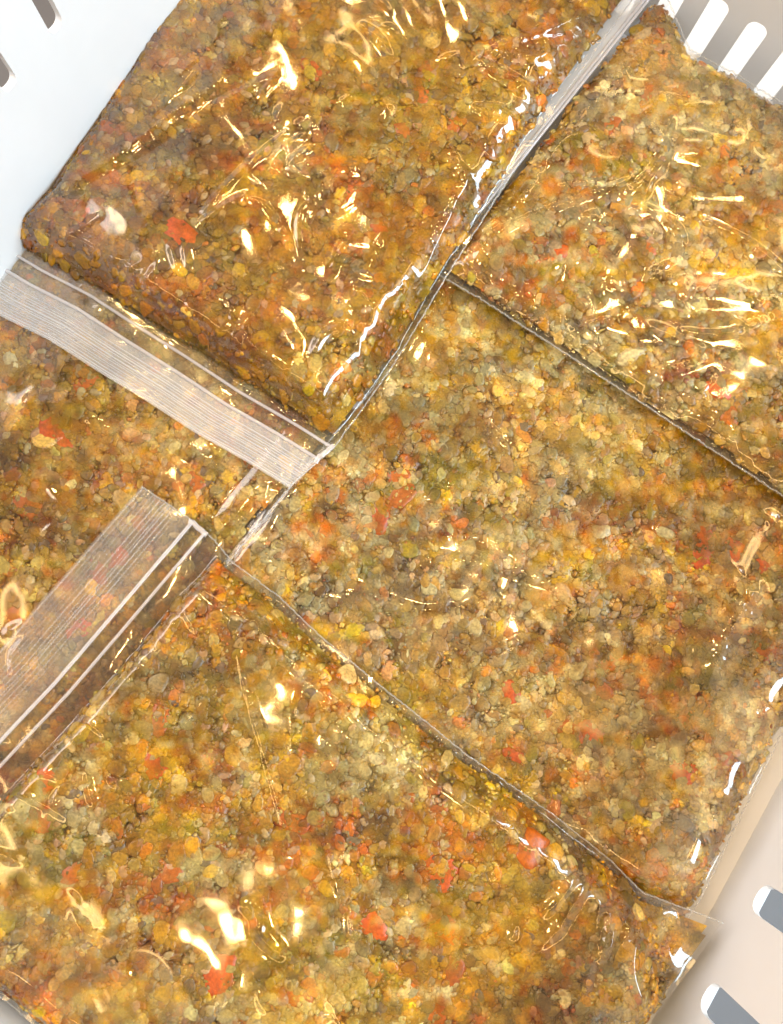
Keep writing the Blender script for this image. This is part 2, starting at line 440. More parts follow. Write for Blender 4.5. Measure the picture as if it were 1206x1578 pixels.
# ------------------------------------------------------------------ wrinkles of the films: (bag, height mm, half width mm, points)
R = {
1: [(0.57, 1.52, [(425, 112), (375, 140), (322, 166)]), (0.51, 1.52, [(425, 112), (412, 132), (400, 147)]), (0.62, 1.52, [(440, 205), (380, 255), (340, 295), (315, 325)]),
    (0.51, 1.52, [(472, 208), (440, 225), (415, 250)]), (0.51, 1.58, [(480, 225), (450, 245), (445, 262), (470, 272)]), (0.62, 1.58, [(305, 345), (345, 318), (378, 300)]),
    (0.57, 1.52, [(378, 305), (410, 315), (430, 345), (450, 395)]), (0.62, 1.52, [(470, 300), (485, 310), (465, 320), (458, 350), (468, 410)]), (0.51, 1.58, [(535, 365), (520, 395), (510, 425)]),
    (0.51, 1.52, [(262, 380), (275, 420)]), (0.51, 1.52, [(283, 380), (291, 420)]), (0.62, 1.58, [(345, 462), (365, 505), (420, 560), (462, 602)]), (0.51, 1.52, [(545, 440), (570, 475)]),
    (0.51, 1.52, [(540, 470), (550, 505), (600, 512)]), (0.51, 1.52, [(590, 360), (565, 420)]), (0.51, 1.99, [(560, 40), (585, 60), (600, 90)]), (0.51, 1.71, [(300, 90), (275, 115)]),
    (1.80, 2.00, [(757, 80), (800, 62), (840, 50), (915, 18)]), (1.60, 1.90, [(757, 80), (800, 88), (832, 90), (850, 74)]), (1.80, 2.40, [(740, 95), (780, 118), (805, 135), (825, 160)]),
    (1.80, 2.30, [(735, 168), (770, 172), (795, 190), (800, 205)]), (1.80, 2.60, [(700, 245), (722, 285), (705, 300), (690, 340), (668, 385), (650, 440), (635, 480)]), (1.60, 2.00, [(478, 552), (495, 520), (512, 508), (542, 505)]),
    (1.60, 1.80, [(510, 630), (518, 650), (527, 660)]), (0.69, 1.71, [(755, 215), (760, 235), (772, 243)]), (0.69, 1.71, [(600, 495), (612, 520), (590, 550)]),
    (1.80, 3.50, [(80, 300), (190, 235), (255, 185), (330, 130)]), (0.69, 2.28, [(60, 305), (110, 290), (220, 200), (300, 110)]), (0.51, 1.58, [(470, 650), (500, 668), (512, 680)])],
2: [(1.60, 1.80, [(735, 418), (714, 400), (725, 370), (765, 335), (800, 310), (830, 265)]), (0.62, 1.58, [(730, 402), (745, 372), (800, 340), (880, 310), (950, 285), (1010, 260)]), (0.69, 1.71, [(855, 289), (890, 289), (922, 285)]),
    (0.62, 1.71, [(1045, 210), (1015, 262), (1000, 280), (985, 320)]), (0.62, 1.71, [(1028, 338), (1045, 352), (1052, 372)]), (0.69, 1.71, [(1085, 340), (1150, 370), (1206, 415)]), (0.62, 1.58, [(990, 425), (1045, 400)]),
    (0.62, 1.58, [(874, 478), (880, 505), (920, 498), (965, 480)]), (0.69, 1.99, [(1002, 503), (1040, 520), (1090, 540)]), (0.69, 1.84, [(1020, 575), (1060, 562), (1090, 550)]), (0.69, 1.71, [(783, 442), (805, 437), (817, 455), (812, 470), (800, 474)]),
    (0.62, 1.58, [(1165, 470), (1172, 456), (1206, 450)]), (0.62, 1.58, [(1050, 510), (1090, 517), (1130, 513), (1185, 488)]), (0.51, 1.52, [(1065, 620), (1100, 580)]), (0.69, 2.85, [(890, 350), (905, 335), (925, 328)]),
    (0.62, 2.56, [(930, 320), (1000, 255), (1040, 170)]), (0.51, 1.58, [(1075, 600), (1092, 625)])],
3: [(0.51, 1.58, [(745, 645), (770, 672), (790, 690)]), (0.62, 1.84, [(688, 820), (735, 832), (765, 845), (795, 858)]), (0.69, 1.84, [(645, 855), (665, 850), (690, 862), (760, 872), (862, 905)]), (0.62, 1.58, [(500, 912), (560, 915), (600, 925), (650, 942), (720, 935), (770, 915)]),
    (0.62, 2.15, [(735, 1020), (780, 998), (825, 972)]), (1.45, 4.5, [(1165, 905), (1140, 940), (1115, 985), (1092, 1040)]), (0.62, 2.28, [(1100, 940), (1130, 935), (1155, 950)]), (0.51, 1.99, [(640, 850), (655, 862), (648, 872)]), (0.51, 1.99, [(1170, 790), (1200, 800)])],
4: [(0.62, 1.58, [(352, 945), (365, 990), (378, 1060), (400, 1130), (430, 1240), (447, 1312)]), (0.62, 1.71, [(455, 1010), (470, 1050), (458, 1100), (464, 1170), (471, 1218)]), (0.62, 1.58, [(470, 1050), (498, 1078), (526, 1122)]), (0.51, 1.52, [(498, 1140), (510, 1175), (522, 1205)]),
    (0.51, 1.52, [(592, 1105), (605, 1140), (622, 1182)]), (0.51, 1.52, [(503, 1280), (512, 1330), (525, 1388)]), (0.51, 1.52, [(527, 1290), (520, 1345)]), (1.60, 2.40, [(375, 1395), (395, 1405), (400, 1440), (432, 1470)]), (1.05, 2.80, [(905, 1350), (880, 1358), (862, 1385), (830, 1412)]), (1.00, 2.70, [(905, 1352), (885, 1385), (860, 1430), (830, 1458)]),
    (1.80, 1.80, [(938, 1418), (932, 1450), (925, 1475)]), (0.51, 1.52, [(545, 1040), (555, 1075), (575, 1100), (600, 1100)]), (0.51, 1.71, [(135, 1185), (137, 1215), (146, 1245)]), (0.51, 1.52, [(100, 1205), (70, 1255)]), (1.60, 1.60, [(982, 1378), (974, 1410), (962, 1450)]), (1.60, 1.80, [(1000, 1380), (1035, 1405), (1050, 1450)]), (0.69, 1.71, [(985, 1378), (1000, 1395)]),
    (0.62, 1.58, [(385, 905), (378, 930), (372, 955)]), (0.62, 1.52, [(365, 925), (370, 950)]), (0.69, 1.99, [(570, 1075), (580, 1090), (588, 1075), (582, 1068)]), (0.62, 1.71, [(170, 1195), (182, 1212)]), (0.62, 1.71, [(540, 1400), (545, 1440)]), (0.62, 2.28, [(790, 1420), (788, 1450)])],
5: [(0.51, 1.99, [(290, 700), (320, 708), (350, 716)]), (0.51, 1.71, [(330, 690), (370, 725)]), (0.51, 1.99, [(10, 975), (40, 960)]), (0.51, 1.71, [(120, 640), (170, 660)])],
}

def ridges(b):
    X, Y = b['XY'][..., 0], b['XY'][..., 1]
    H = np.zeros_like(X)
    def add(P, h, w_):
        Pw = polyline(P, np.linspace(0, 1, max(len(P) * 4, 8)))
        # soften corners
        for _ in range(2): Pw[1:-1] = 0.25 * Pw[:-2] + 0.5 * Pw[1:-1] + 0.25 * Pw[2:]
        lo, hi = Pw.min(0) - 5 * w_, Pw.max(0) + 5 * w_
        m = (X > lo[0]) & (X < hi[0]) & (Y > lo[1]) & (Y < hi[1])
        if not m.any(): return
        q = np.stack([X[m], Y[m]], 1); best = np.full(len(q), 1e9); along = np.zeros(len(q)); n = len(Pw) - 1
        for i in range(n):
            a, d = Pw[i], Pw[i + 1] - Pw[i]; l2 = d @ d + 1e-12
            t = np.clip(((q - a) @ d) / l2, 0, 1); dd = np.hypot(*(q - a - t[:, None] * d).T)
            k = dd < best; best[k] = dd[k]; along[k] = (i + t[k]) / n
        taper = np.sin(np.pi * np.clip(along, 0.03, 0.97)) ** 0.5
        ll = np.hypot(*np.diff(Pw, axis=0).T).sum(); ph_ = Pw[0, 0] * 900
        wav = 1 + 0.24 * b['noise'](along * ll, np.full(len(q), ph_), 0.0030) + 0.05 * b['noise'](along * ll, np.full(len(q), ph_ + 5), 0.0013)
        H[m] = np.maximum(H[m], h * taper * wav * np.exp(-(best / w_) ** 2))
    for (h, w_, P) in R[b['key']]:
        P = np.array(P, float); c = unproj(P, b['z'] + 0.018)
        for _ in range(2):     # lift onto the film's own height
            zz = sample(b['topgrid'], c[:, 0], c[:, 1]); c = unproj(P, zz)
        add(c, h * 0.001, w_ * 0.001)
    r = np.random.default_rng(63 + b['key'])
    for _ in range(45):        # lesser creases scattered over the sheet
        i, j = r.integers(0, b['ns']), r.integers(0, b['nt'])
        p = b['XY'][i, j]; a = r.uniform(0, 2 * math.pi); l = r.uniform(0.004, 0.022); bend = r.normal(0, 0.5)
        P = [p]
        for q in range(4): P.append(P[-1] + l / 4 * np.array([math.cos(a), math.sin(a)])); a += bend * 0.5 + r.normal(0, 0.12)
        add(np.array(P), r.uniform(0.08, 0.36) * 0.001, r.uniform(1.2, 2.2) * 0.001)
    for side in range(4):      # puckers running in from the seams and the zip, fanning at the corners
        for _ in range(22):
            f = r.uniform(0.02, 0.98); f = f ** 1.5 if r.uniform() < .35 else f
            s0, t0 = ((0.006, f), (0.994, f), (f, b['band'][2] / b['L']), (f, 0.992))[side]
            aim = (r.uniform(0.3, 0.7), r.uniform(0.35, 0.7)); ln2 = r.uniform(0.03, 0.10)
            Ps = coons(b, s0 + (aim[0] - s0) * np.linspace(0, 1, 5) * ln2 * 1.6, t0 + (aim[1] - t0) * np.linspace(0, 1, 5) * ln2 * 1.6)
            add(Ps + r.normal(0, 0.0005, Ps.shape), r.uniform(0.2, 0.6) * 0.001, r.uniform(1.2, 2.0) * 0.001)
    # puckers running in from the welded sides
    return H * np.clip(0.15 + b['soft'] * 1.2, 0, 1)

# ------------------------------------------------------------------ grains
def ico(sub):
    bm = bmesh.new(); bmesh.ops.create_icosphere(bm, subdivisions=sub, radius=1)
    V = np.array([v.co[:] for v in bm.verts]); Fc = np.array([[v.index for v in f.verts] for f in bm.faces]); bm.free(); return V, Fc
ICO1, ICO2, ICO3 = ico(1), ico(2), ico(3)

def templates(kind, n, V, r):
    out = []
    for _ in range(n):
        ph = r.uniform(0, 6.28, (4, 3)); fr = r.uniform(1.2, 3.2, (4, 3)); d = np.zeros(len(V))
        for k in range(4): d += np.sin((V * fr[k]) @ np.array([1, 1, 1]) + ph[k].sum()) * np.cos((V @ r.normal(0, 1, 3)) * fr[k, 0] + ph[k, 0])
        if kind == 'kernel': q = V * (1 + 0.05 * d)[:, None] * np.array([1.18, 0.86, 0.72]); q[:, 2] -= 0.10 * np.exp(-(V[:, 1] / 0.25) ** 2) * np.sign(V[:, 2])
        elif kind == 'crumb': q = V * (1 + 0.32 * d)[:, None].clip(0.35, 1.9) * np.array([1.15, 0.9, 0.75])
        elif kind == 'lump':
            d2 = np.zeros(len(V))
            for _k in range(9):
                a_ = r.normal(0, 1, 3); a_ /= np.linalg.norm(a_); d2 += r.uniform(.5, 1) * np.exp(-((1 - V @ a_) / 0.16))
            q = V * (0.72 + 0.34 * d2 + 0.07 * d)[:, None] * np.array([1.1, 0.95, 0.6])
        elif kind == 'dice':
            q = np.sign(V) * np.abs(V) ** 0.55; q = q / 1.05 * (1 + 0.08 * d)[:, None] * np.array([1.05, 0.85, 0.6])
        else: q = V * (1 + 0.15 * d)[:, None] * np.array([1.3, 0.8, 0.25])
        out.append(q)
    return np.array(out)

def rots(n, r, tilt):
    a = r.uniform(0, 2 * np.pi, n); tx = r.normal(0, tilt, n); ty = r.normal(0, tilt, n)
    ca, sa = np.cos(a), np.sin(a); z = np.zeros(n); o = np.ones(n)
    Rz = np.array([[ca, -sa, z], [sa, ca, z], [z, z, o]]).transpose(2, 0, 1)
    Rx = np.array([[o, z, z], [z, np.cos(tx), -np.sin(tx)], [z, np.sin(tx), np.cos(tx)]]).transpose(2, 0, 1)
    Ry = np.array([[np.cos(ty), z, np.sin(ty)], [z, o, z], [-np.sin(ty), z, np.cos(ty)]]).transpose(2, 0, 1)
    return Rz @ Rx @ Ry

C = dict(rice=lin(222, 206, 158), clear=lin(188, 176, 134), meat=lin(208, 174, 116), ochre=lin(196, 148, 40), amber=lin(176, 124, 26), orange=lin(200, 114, 26),
         carrot=lin(222, 88, 18), yellow=lin(218, 178, 52), olive=lin(140, 126, 38), brown=lin(112, 78, 36), grey=lin(140, 122, 96), green=lin(98, 102, 34), pink=lin(210, 166, 126), rust=lin(170, 94, 22))
# mixing weights per bag, and the broth that stains the filling
PAL = {
1: (dict(rice=.9, clear=1.4, meat=.8, ochre=2.2, amber=1.9, orange=.7, yellow=1.8, olive=1.9, brown=.8, grey=.6, rust=1.3), lin(182, 138, 26), 0.46),
2: (dict(rice=2.0, clear=2.4, meat=2.4, ochre=.8, amber=.6, orange=.4, yellow=.5, olive=.9, brown=1.0, grey=1.9, pink=.8, rust=.6), lin(188, 156, 98), 0.16),
3: (dict(rice=2.3, clear=2.5, meat=2.4, ochre=.9, amber=.5, orange=.55, yellow=.8, olive=1.2, brown=.7, grey=1.7, pink=.7, rust=.6), lin(192, 160, 98), 0.14),
4: (dict(rice=2.2, clear=2.9, meat=1.1, ochre=1.6, amber=1.1, orange=.75, yellow=1.3, olive=1.4, brown=.7, grey=1.6, rust=.9), lin(184, 148, 54), 0.25),
5: (dict(rice=1.2, clear=1.2, meat=1.5, ochre=1.8, amber=1.3, orange=.7, yellow=.8, olive=1.0, brown=.8, grey=.7, pink=.4, rust=1.0), lin(186, 138, 48), 0.34),
}

def grid_sample(b, A, s, t):
    fs = np.clip(s * (b['ns'] - 1), 0, b['ns'] - 1.001); ft = np.clip(t * (b['nt'] - 1), 0, b['nt'] - 1.001)
    i = fs.astype(int); j = ft.astype(int); fs = fs - i; ft = ft - j
    if A.ndim == 3: fs = fs[:, None]; ft = ft[:, None]
    return (A[i, j] * (1 - fs) + A[i + 1, j] * fs) * (1 - ft) + (A[i, j + 1] * (1 - fs) + A[i + 1, j + 1] * fs) * ft

def in_view(x, y, z, m):
    d = np.stack([x, y, z - CAMZ], 1) @ RM          # world -> camera
    px = PW / 2 - d[:, 0] / d[:, 2] * F; py = PH / 2 + d[:, 1] / d[:, 2] * F
    return (px > -m) & (px < PW + m) & (py > -m) & (py < PH + m)

def jitter_grid(b, step, r):
    nx, ny = int(b['W'] / step), int(b['L'] / step)
    i, j = np.meshgrid(np.arange(nx), np.arange(ny), indexing='ij')
    s = (i + (j % 2) * 0.5 + r.uniform(-.42, .42, i.shape) + .5) / nx; t = (j + r.uniform(-.42, .42, i.shape) + .5) / ny
    k = (s > 0) & (s < 1) & (t > 0) & (t < 1)
    return s[k], t[k]

def field_colour(b, x, y, sharp):
    """the colour of the mush at a point: patches a few millimetres to a few centimetres wide"""
    wts, broth, stain = PAL[b['pal']]; n0 = b['noise']; acc = np.zeros((len(x), 3)); tot = np.zeros((len(x), 1))
    for i, kname in enumerate(wts):
        e = np.exp(sharp * (1.0 * n0(x + 0.37 * i, y - 0.21 * i, 0.022) + 1.1 * n0(x - 0.3 * i, y + .11 * i, 0.0095) + 0.9 * n0(x + 0.5 * i, y + .4 * i, 0.0044)))[:, None] * wts[kname]
        acc += e * C[kname]; tot += e
    c = acc / tot
    st = np.clip(stain + 0.40 * n0(x + 1.7, y, 0.030) + 0.25 * n0(x, y + 2.1, 0.008), 0.02, 0.9)[:, None]
    lum = np.exp(0.60 * n0(x + 11, y + 3, 0.0060) + 0.26 * n0(x + 2, y + 9, 0.0145))[:, None]
    return vivid(ALB * BAG_ALB[b['key']] * lum * (c * (1 - st) + st * (c * np.array([1.0, 0.78, 0.22]) * 0.5 + broth * 0.5)))

def vivid(c):
    l = c @ np.array([.3, .6, .1]); return np.clip(l[:, None] + 1.26 * (c - l[:, None]), 0.004, 0.85)

def mist_of(b, V, soft):
    x, y = V[:, 0], V[:, 1]; n0 = b['noise']
    c = field_colour(b, x + 0.013, y, 4.5) * np.array([1.0, 0.92, 0.75] if b['key'] in (1, 4, 5) else [1.0, 0.95, 0.88])
    a = 0.165 + 0.20 * n0(x + 7, y, 0.018) + 0.22 * n0(x, y + 8, 0.0065) + 0.16 * n0(x + 3, y + 5, 0.003)
    a = np.clip(a, 0.02, 0.60) * np.clip(soft * 1.5, 0.04, 1)
    return np.concatenate([c, a[:, None]], 1)

def colours(b, x, y, n, r, small):
    wts, broth, stain = PAL[b['pal']]
    names = list(wts); wv = np.array([wts[k] for k in names], float)
    n0 = b['noise']
    g = np.array([wv[i] * np.exp(1.5 * n0(x + 0.37 * i, y - 0.21 * i, 0.022) + 1.8 * n0(x - 0.3 * i, y + .11 * i, 0.0095)) for i in range(len(names))])
    g = np.cumsum(g, 0); u = r.uniform(0, 1, n) * g[-1]
    idx = (u[None] > g).sum(0).clip(0, len(names) - 1)
    c = np.array([C[k] for k in names])[idx]
    st = np.clip(stain + 0.35 * n0(x + 1.7, y, 0.030) + 0.25 * n0(x, y + 2.1, 0.008), 0.02, 0.9)[:, None]
    c = c * (1 - st) + st * (c * np.array([1.0, 0.78, 0.22]) * 0.5 + broth * 0.5)
    c = c * np.exp(0.60 * n0(x + 11, y + 3, 0.0060) + 0.26 * n0(x + 2, y + 9, 0.0145))[:, None]
    c = ALB * BAG_ALB[b['key']] * c * r.uniform(0.62, 1.38, (n, 1)) * (1 + r.normal(0, 0.04, (n, 3)))
    return vivid(c)

ALB = 0.61
BAG_ALB = {1: 1.0, 2: 1.14, 3: 1.20, 4: 1.06, 5: 1.04}     # some bags hold a paler mix
PIECES = {}
def piece_mesh(kind, n):
    if kind not in PIECES:
        r = np.random.default_rng(5); Tm = templates({'rice_grain': 'kernel', 'meat_crumble': 'lump', 'carrot_piece': 'dice', 'herb_flake': 'flake'}[kind], 5, ICO2[0], r)
        PIECES[kind] = [mesh_np(kind, q, ICO2[1]) for q in Tm]
        for me in PIECES[kind]: me.polygons.foreach_set('use_smooth', np.ones(len(me.polygons), bool)); me.materials.append(M_PIECE)
    return PIECES[kind][n % 5]

# carrots and leaf scraps that the photograph shows singly: (bag, px, py, radius mm, kind)
MARKED = {
1: [(275, 357, 6, 'c'), (545, 295, 3, 'c'), (482, 105, 4, 'c'), (585, 350, 3.5, 'c'), (125, 325, 3, 'c'), (650, 145, 3, 'o'), (620, 200, 3.5, 'o'), (700, 190, 3, 'o'), (300, 440, 3, 'o'), (660, 100, 3, 'o')],
2: [(865, 385, 3, 'c'), (1110, 600, 5, 'c'), (1000, 140, 3.5, 'o'), (1005, 380, 3, 'o'), (1130, 640, 4, 'o'), (1190, 350, 4, 'g'), (945, 190, 3.5, 'o'), (1145, 270, 3.5, 'b'), (1000, 55, 5, 'm'), (975, 90, 4, 'm'), (910, 210, 4.5, 'm'), (1080, 380, 5, 'm'), (1050, 230, 4, 'm'), (900, 150, 3.5, 'm'), (1160, 330, 4, 'm'), (850, 330, 3.5, 'm'), (975, 545, 4, 'r')],
3: [(585, 800, 5, 'c'), (620, 760, 5, 'o'), (615, 735, 4, 'o'), (1085, 855, 5, 'c'), (1130, 848, 4.5, 'c'), (1090, 825, 3.5, 'c'), (915, 1130, 4.5, 'c'), (880, 1128, 5, 'o'), (1065, 1105, 3.5, 'g'), (1060, 1108, 3, 'g'), (790, 1068, 3.5, 'c'), (1055, 1190, 4.5, 'c'), (793, 1165, 3.5, 'c'), (1180, 1000, 4.5, 'o'), (1175, 870, 3, 'c'), (540, 610, 3.5, 'o'), (1120, 1175, 3, 'o'), (945, 1020, 4, 'o'), (820, 1180, 3, 'g'), (740, 770, 4.5, 'm'), (790, 765, 4, 'm'), (835, 795, 4.5, 'm'), (875, 775, 4, 'm'), (1010, 745, 5, 'm'), (1035, 770, 4, 'm'), (690, 840, 4, 'm'), (930, 1080, 5.5, 'm'), (905, 1060, 4, 'm'), (560, 790, 4, 'm'), (660, 650, 3.5, 'm'), (1010, 1270, 5, 'm'), (865, 870, 4, 'm'), (700, 505, 3.5, 'm'), (925, 820, 4, 'r')],
4: [(240, 1180, 5, 'c'), (245, 1110, 4, 'o'), (665, 1330, 6, 'c'), (682, 1352, 5, 'c'), (690, 1435, 5, 'c'), (575, 1430, 5, 'c'), (335, 1497, 7, 'c'), (345, 1510, 5, 'o'), (72, 1203, 3.5, 'c'), (65, 1262, 4, 'c'), (332, 888, 4, 'c'), (690, 1190, 3.5, 'o'), (755, 1225, 4, 'c'), (820, 1310, 5, 'o'), (450, 1268, 5, 'o'), (110, 1348, 4, 'o'), (105, 1255, 3, 'g'), (470, 1400, 3.5, 'o'), (460, 1540, 4, 'o'), (675, 1565, 4, 'o'), (265, 1345, 4, 'o'), (700, 1500, 4, 'o'), (220, 1388, 3, 'b')],
5: [(75, 665, 6, 'c'), (95, 672, 5, 'c'), (45, 685, 5, 'g'), (40, 780, 4.5, 'o'), (120, 970, 5, 'c'), (150, 880, 4.5, 'c'), (20, 950, 4, 'o'), (130, 590, 4, 'o'), (15, 555, 4, 'r'), (300, 740, 4, 'o'), (180, 860, 4, 'c')],
}

SCOL = {'c': lin(198, 82, 10), 'o': lin(184, 94, 16), 'g': lin(96, 104, 26), 'b': lin(70, 40, 22), 'r': lin(196, 176, 120), 'm': lin(190, 158, 104)}
GRP = 'zip bags of chopped food lying in the basket'

for k, b in enumerate(BAGS):
    key = b['key']; r = np.random.default_rng(900 + key)
    root = bpy.data.objects.new('zip_bag', None); COL.objects.link(root)
    tag(root, b['label'], 'food bag', GRP)
    XY, Z0 = b['XY'], b['Z0']
    tg = np.full((GN, GN), -1.0)
    ix = np.round(XY[..., 0] / GS + GN / 2 - 0.5).astype(int).clip(0, GN - 1); iy = np.round(XY[..., 1] / GS + GN / 2 - 0.5).astype(int).clip(0, GN - 1)
    np.maximum.at(tg, (ix, iy), Z0); tg = np.where(tg < 0, dilate(tg, GS * 1.01), tg); tg = np.where(tg < 0, b['z'], tg); b['topgrid'] = tg
    sg = np.zeros((GN, GN)); np.maximum.at(sg, (ix, iy), b['soft'])
    Z = Z0 + ridges(b)
    ns, nt_ = b['ns'], b['nt']
    lip_t = (b['band'][0]) / b['L']
    j0 = max(int(lip_t * (nt_ - 1)), 1)
    # ---- film: the upper sheet from the zip onwards, and the coarser lower sheet
    idx = np.arange(ns * nt_).reshape(ns, nt_)
    Q = np.stack([idx[:-1, j0:-1], idx[1:, j0:-1], idx[1:, j0 + 1:], idx[:-1, j0 + 1:]], -1).reshape(-1, 4)
    V = np.concatenate([XY, Z[..., None]], -1).reshape(-1, 3)
    qm = V[Q[:, 0]]; Q = Q[in_view(qm[:, 0], qm[:, 1], qm[:, 2], 170) & ~covered_by(k, qm[:, 0], qm[:, 1], qm[:, 2])]
    used = np.unique(Q); remap = np.full(len(V), -1); remap[used] = np.arange(len(used))
    link('film', mesh_np('film', V[used], remap[Q], mist_of(b, V[used], b['soft'].ravel()[used])), M_FILM, root)
    st_ = 5
    si, ti = np.r_[0:ns - 1:st_, ns - 1], np.r_[0:nt_ - 1:st_, nt_ - 1]
    Vb = np.stack([XY[np.ix_(si, ti)][..., 0], XY[np.ix_(si, ti)][..., 1], b['zb'][np.ix_(si, ti)] - 0.0004], -1).reshape(-1, 3)
    ib = np.arange(len(Vb)).reshape(len(si), len(ti))
    Qb = np.stack([ib[:-1, :-1], ib[:-1, 1:], ib[1:, 1:], ib[1:, :-1]], -1).reshape(-1, 4)
    link('bottom_film', mesh_np('bottom_film', Vb, Qb), M_UNDER, root)
    # ---- zip lip with its fine ribs, and the two closing tracks
    na, nr = max(int(b['W'] / 0.002), 20), 40
    a, q = np.meshgrid(np.linspace(0, 1, na), np.linspace(0, 1, nr), indexing='ij')
    tl = q * lip_t
    lxy = coons(b, a, tl)
    LZ = grid_sample(b, Z, a.ravel(), tl.ravel()).reshape(a.shape)
    lz = sample(b['base'], lxy[..., 0], lxy[..., 1]) * 0 + LZ + 0.0007 * b['noise'](a * b['W'], q * 0.0, 0.02) * (1 - q) ** 2
    n_rib = 12
    il = np.arange(na * nr).reshape(na, nr)
    Ql = np.stack([il[:-1, :-1], il[1:, :-1], il[1:, 1:], il[:-1, 1:]], -1).reshape(-1, 4)
    lip = link('zip_lip', mesh_np('zip_lip', np.concatenate([lxy, lz[..., None]], -1).reshape(-1, 3), Ql), b['lip'], root)
    def cord(name, s, t, wid, hgt, m, zoff=0.0, zl=None, par=root, jit=0.0):
        p = coons(b, s, t)
        if jit: p = p + np.random.default_rng(3).normal(0, jit, p.shape)
        z = (sample(b['base'], p[:, 0], p[:, 1]) + 0.0010 if zl is None else zl) + zoff
        d = np.gradient(p, axis=0); d /= np.linalg.norm(d, axis=1, keepdims=True) + 1e-12; nrm = np.stack([-d[:, 1], d[:, 0]], 1)
        an = np.linspace(0, 2 * np.pi, 9)[:-1]
        V_ = np.stack([p[:, None, 0] + nrm[:, None, 0] * np.cos(an) * wid, p[:, None, 1] + nrm[:, None, 1] * np.cos(an) * wid, z[:, None] + np.sin(an) * hgt * np.ones((len(p), 1))], -1)
        n_ = len(p); iv = np.arange(n_ * 8).reshape(n_, 8); i2 = np.roll(iv, -1, 1)
        Qc = np.stack([iv[:-1], iv[1:], i2[1:], i2[:-1]], -1).reshape(-1, 4)
        return link(name, mesh_np(name, V_.reshape(-1, 3), Qc), m, par)
    sl = np.linspace(0.004, 0.996, 160)
    for (tt, wd) in ((b['band'][0] + 0.0006, 0.0009), (b['band'][1], 0.0008)):
        p_ = coons(b, sl, np.full(160, tt / b['L']))
        zc = grid_sample(b, Z, sl, np.full(160, tt / b['L'])) + 0.0003
        cord('zip_track', sl, np.full(160, tt / b['L']), wd, 0.0006, M_TRACK, zl=zc)
    for se in (0.006, 0.994):       # the crimped ends of the zip
        tt = np.linspace(b['band'][0] - 0.0015, b['band'][1] + 0.001, 14) / b['L']; ss = np.full(14, se)
        cord('zip_end', ss, tt, 0.0013, 0.0007, M_TRACK, zl=grid_sample(b, Z, ss, tt) + 0.0004, jit=0.0002)
    # hair-fine moulded ribs along the lip, too thin to pick apart: one part
    rv, rf = [], []
    for ri in range(n_rib):
        qq = 0.05 + 0.80 * (ri + r.uniform(-.25, .25)) / n_rib
        tt = np.full(120, qq * lip_t); ss = np.linspace(0.003, 0.997, 120)
        p = coons(b, ss, tt); zr = grid_sample(b, Z, ss, tt) + 0.0007 * b['noise'](ss * b['W'], tt * 0, 0.02) * (1 - qq) ** 2 + 0.00008
        d = np.gradient(p, axis=0); d /= np.linalg.norm(d, axis=1, keepdims=True); nrm = np.stack([-d[:, 1], d[:, 0]], 1)
        wd = r.uniform(0.00012, 0.00030) * (1 + 0.4 * b['noise'](ss * b['W'] + ri, tt, 0.03))[:, None]
        ring = [np.c_[p + nrm * wd * c_, zr + h_] for c_, h_ in ((-1, 0), (0, 0.00022), (1, 0))]
        o_ = sum(len(v) for v in rv)
        rv.append(np.concatenate(ring)); i0 = np.arange(119)
        for e in (0, 1): rf.append(np.stack([i0 + e * 120, i0 + 1 + e * 120, i0 + 1 + (e + 1) * 120, i0 + (e + 1) * 120], 1) + o_)
    link('lip_ribs', mesh_np('lip_ribs', np.concatenate(rv), np.concatenate(rf)), M_RIB if b['lip'] is not M_LIP_CLEAR else M_RIB_CLEAR, lip)['kind'] = 'stuff'
    # ---- welded side seams and the folded bottom edge
    ts = np.linspace(0.0, 1.0, 260)
    for sv in (0.002, 0.998):
        zc = grid_sample(b, Z, np.full(260, sv), ts) + 0.0001 + 0.00025 * r.normal(0, 1, 260)
        cord('side_seam', np.full(260, sv), ts, 0.00038, 0.0004, M_SEAM, zl=zc, jit=0.00015)
    # ---- filling: a wet bed, the mass of grains pressed against the film, single pieces
    nb = b['noise']; X_, Y_ = XY[..., 0], XY[..., 1]
    pn_ = 0.65 * nb(X_ + 4, Y_, 0.0050) + 0.5 * nb(X_, Y_ + 6, 0.0024)
    rough_ = 0.0004 * pn_ - 0.0055 * np.clip(-pn_ - 0.22, 0, 1)
    zc0 = np.maximum(Z0 - 0.0008 + rough_, b['zb'] + 0.0003); zc0 = np.minimum(zc0, Z0 - 0.0003)
    st_ = 3; si, ti = np.r_[0:ns - 1:st_, ns - 1], np.r_[j0:nt_ - 1:st_, nt_ - 1]
    sub = np.ix_(si, ti)
    Vf = np.stack([XY[sub][..., 0], XY[sub][..., 1], zc0[sub]], -1).reshape(-1, 3)
    ok = (b['soft'][sub] > 0.0)
    iv = np.arange(len(si) * len(ti)).reshape(len(si), len(ti))
    Qf = np.stack([iv[:-1, :-1], iv[1:, :-1], iv[1:, 1:], iv[:-1, 1:]], -1)
    kq = ok[:-1, :-1] & ok[1:, :-1] & ok[1:, 1:] & ok[:-1, 1:]
    Qf = Qf[kq]; used = np.unique(Qf); remap = np.full(len(Vf), -1); remap[used] = np.arange(len(used))
    br = PAL[b['pal']][1]
    bed = link('filling', mesh_np('filling', Vf[used], remap[Qf], field_colour(b, Vf[used, 0], Vf[used, 1], 4.0) * 0.85), M_GRAIN, root)
    Vs, Fs, Cs, off = [], [], [], 0
